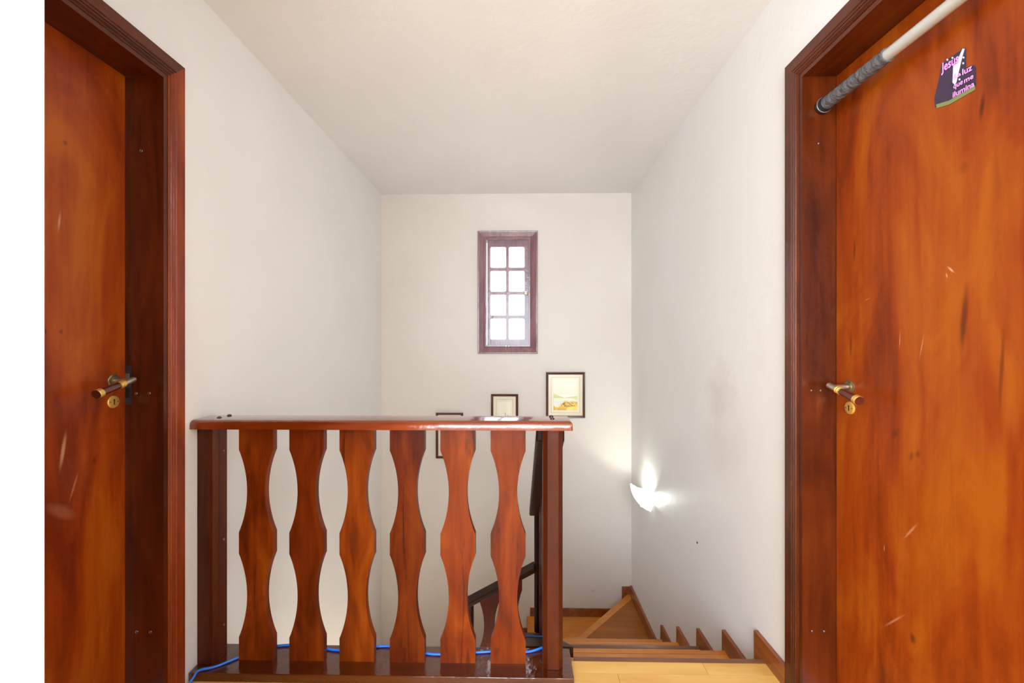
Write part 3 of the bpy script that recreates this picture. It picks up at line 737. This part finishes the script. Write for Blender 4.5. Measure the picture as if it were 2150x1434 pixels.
obj_at('wall_plate', revolve(NB(), (LX-0.0005, LY, 0.045), (-1, 0, 0), [(0, 0.032), (0.006, 0.030), (0.009, 0.018)], 24), plain('white_enamel', srgb(235, 235, 228), 0.3), la_, smooth=True, auto=0.6)
m_bulb = plain('lit_bulb', (1, 1, 1, 1), 0.3, emit=(0.93, 1.0, 0.93, 1), estr=12.0)
obj_at('bulb', revolve(NB(), (LX-0.058, LY, 0.035), (-0.2, 0, 1), [(0, 0.010), (0.02, 0.012), (0.035, 0.022), (0.055, 0.024), (0.07, 0.016), (0.078, 0.001)], 20), m_bulb, la_, smooth=True)
pl = point('wall_lamp_light', (LX-0.036, LY, 0.095), 5.0, lampC, 0.012)

# small dark wall plug
tag(obj('wall_plug', revolve(NB(), (WR, 2.30, 0.152), (-1, 0, 0), [(0, 0.006), (0.002, 0.006), (0.003, 0.003)], 12), M_hole), 'tiny dark plug hole in the right wall below the lamp', 'plug')

# ================================================================ CABLE
cb = [(-1.30, 1.10, 0.0)]
cab = [(-1.168, 1.35, 0.0055), (-1.165, 1.46, 0.006), (-1.160, 1.500, 0.022), (-1.150, 1.513, 0.0375), (-1.105, 1.535, 0.036), (-1.060, 1.575, 0.036), (-1.020, 1.615, 0.036), (-0.960, 1.640, 0.036),
       (-0.905, 1.651, 0.036), (-0.84, 1.652, 0.036), (-0.78, 1.642, 0.036), (-0.715, 1.628, 0.036), (-0.66, 1.628, 0.036), (-0.60, 1.640, 0.036), (-0.53, 1.652, 0.036),
       (-0.46, 1.648, 0.036), (-0.40, 1.630, 0.036), (-0.345, 1.614, 0.036), (-0.29, 1.612, 0.036), (-0.22, 1.618, 0.036), (-0.15, 1.626, 0.036), (-0.08, 1.632, 0.036),
       (-0.01, 1.628, 0.036), (0.04, 1.634, 0.036), (0.09, 1.652, 0.039), (0.150, 1.69, 0.0245), (0.172, 1.78, -0.0325), (0.175, 2.00, -0.172), (0.174, 2.22, -0.3085), (0.155, 2.295, -0.356),
       (0.10, 2.30, -0.359), (0.055, 2.295, -0.356), (0.030, 2.26, -0.334), (0.012, 2.22, -0.335), (0.006, 2.20, -0.45), (0.010, 2.20, -0.9), (0.010, 2.20, -1.4)]
tag(obj('network_cable', tube(NB(), cab, 0.0042, 10, 6), M_blue, smooth=True), 'thin blue cable winding along the railing base board between the balusters', 'cable')

# ================================================================ DOORWAY BAR
by, bx_, bz = RO[1]-0.0165, 0.998, 1.990
br = thing('pull_up_bar', 'silver pull-up bar with grey foam grip across the right doorway', 'exercise bar', (bx_, by, bz))
obj_at('tube', cyl(NB(), (bx_, 0.70, bz), (bx_, by-0.24, bz), 0.0155, n=32, caps=True), M_silver, br, smooth=True, auto=0.6)
bm = NB(); prof = []
for i in range(61):
    t = i/60; prof.append((0.022+0.235*t, 0.0192+0.0007*math.sin(t*52)+0.0005*math.sin(t*131)+0.0008*(1-t)))
prof = [(0.022, 0.014)]+prof+[(0.257, 0.0155)]
obj_at('foam_grip', revolve(bm, (bx_, by, bz), (0, -1, 0.0), prof, 36), M_foam, br, smooth=True, auto=0.8)
obj_at('rubber_cap', revolve(NB(), (bx_, by, bz), (0, -1, 0), [(0.0003, 0.021), (0.002, 0.0245), (0.012, 0.025), (0.014, 0.0235), (0.030, 0.0225), (0.032, 0.019)], 36), M_rubber, br, smooth=True, auto=0.6)
obj_at('metal_ring', revolve(NB(), (bx_, by, bz), (0, -1, 0), [(0.0122, 0.0238), (0.0125, 0.0256), (0.0142, 0.0256), (0.0146, 0.0238)], 36), M_chrome, br, smooth=True, auto=0.6)
ny = RO[0]+0.0165
obj_at('foam_grip', revolve(NB(), (bx_, ny, bz), (0, 1, 0), [(0.02, 0.0192), (0.10, 0.0192)], 24), M_foam, br, smooth=True, auto=0.8)
obj_at('rubber_cap', revolve(NB(), (bx_, ny, bz), (0, 1, 0), [(0.0003, 0.024), (0.025, 0.0235)], 24), M_rubber, br, smooth=True, auto=0.6)

# ================================================================ STICKER (flat print on the right door)
SXp = XR-0.0006
# photo pixels inside the sticker -> position on the door face
def door_pt(zx, zy):
    x = 1940+zx/7.96; y = 80+zy/7.96
    th = math.atan(17/900.0); s, c = math.sin(th), math.cos(th)
    u = (x-1075)/900.0; v = (726-y)/900.0
    t = SXp/(-s+u*c)
    return (t*(c+u*s), 1.2+t*v)
stk = thing('door_sticker', 'purple sticker with pink lettering on the right-hand door', 'sticker', (SXp, 1.04, 1.84))
def decal(name, pts, mat, lift, parent=stk):
    P = [door_pt(*p) for p in pts]
    bm = NB(); prismX(bm, P, SXp-lift-0.0003, SXp-lift)
    return obj_at(name, bm, mat, parent)
M_vio = plain('sticker_violet', srgb(44, 22, 62), 0.25, 0, 0.6)
M_beam = plain('sticker_white', srgb(226, 222, 244), 0.25, 0, 0.6)
M_grass = plain('sticker_green', srgb(128, 138, 84), 0.4)
M_pink = plain('sticker_pink', srgb(250, 190, 236), 0.35)
M_mag = plain('sticker_magenta', srgb(176, 34, 170), 0.35)
bk = [(290, 430), (320, 400), (600, 215), (640, 165), (685, 160), (703, 185), (703, 500), (790, 452), (845, 455), (868, 490), (868, 800), (850, 870), (430, 1110), (215, 1175), (185, 1140), (175, 1010), (250, 690), (268, 610)]
decal('sticker_background', bk, M_vio, 0.0)
decal('light_beam', [(648, 175), (684, 175), (640, 330), (545, 740), (520, 785), (480, 740), (492, 470), (600, 290)], M_beam, 0.0004)
decal('green_strip', [(205, 1110), (430, 1040), (850, 790), (862, 830), (850, 868), (430, 1108), (215, 1172)], M_grass, 0.0004)
for (a, b) in ((395, 362), (480, 330), (665, 325), (660, 420), (598, 690)):
    decal('star', [(a+16*math.cos(k*PI/4), b+18*math.sin(k*PI/4)) for k in range(8)], M_beam, 0.0005)
def word(txt, p_left, p_right, h_px, first_up=0.0):
    """baseline from p_left to p_right in sticker pixels"""
    ya, za = door_pt(*p_left); yb, zb = door_pt(*p_right)
    Lw = math.hypot(yb-ya, zb-za); ang = math.atan2(zb-za, -(yb-ya))
    hh = abs(door_pt(p_left[0], p_left[1]-h_px)[1]-za)
    for (mat, offs, lift, nm) in ((M_mag, 0.045, 0.0010, 'letter_outline'), (M_pink, 0.012, 0.0014, 'lettering')):
        cu = bpy.data.curves.new('t', 'FONT'); cu.body = txt; cu.size = 1.0; cu.offset = offs; cu.extrude = 0.0
        cu.resolution_u = 3
        to = bpy.data.objects.new('t', cu); COL.objects.link(to)
        bpy.context.view_layer.update()
        me = bpy.data.meshes.new_from_object(to.evaluated_get(bpy.context.evaluated_depsgraph_get()))
        bpy.data.objects.remove(to); bpy.data.curves.remove(cu)
        xs_ = [v.co.x for v in me.vertices]; x0 = min(xs_); wd = max(xs_)-x0
        kx = Lw/wd; ky = hh/0.72
        ca, sa = math.cos(ang), math.sin(ang)
        for v in me.vertices:
            a = (v.co.x-x0)*kx; b = v.co.y*ky
            yy = ya-(a*ca); zz = za+a*sa+b
            v.co = (SXp-lift-stk.location.x, yy-stk.location.y, zz-stk.location.z)
        me.update()
        link(nm, me, stk, mat)
word('Jesus', (298, 575), (588, 395), 150)
word('\u00e9', (500, 700), (545, 672), 80)
word('a', (572, 652), (628, 618), 70)
word('luz', (650, 620), (815, 530), 105)
word('que', (500, 850), (660, 760), 85)
word('me', (680, 755), (838, 665), 85)
word('ilumina', (490, 995), (852, 800), 90)
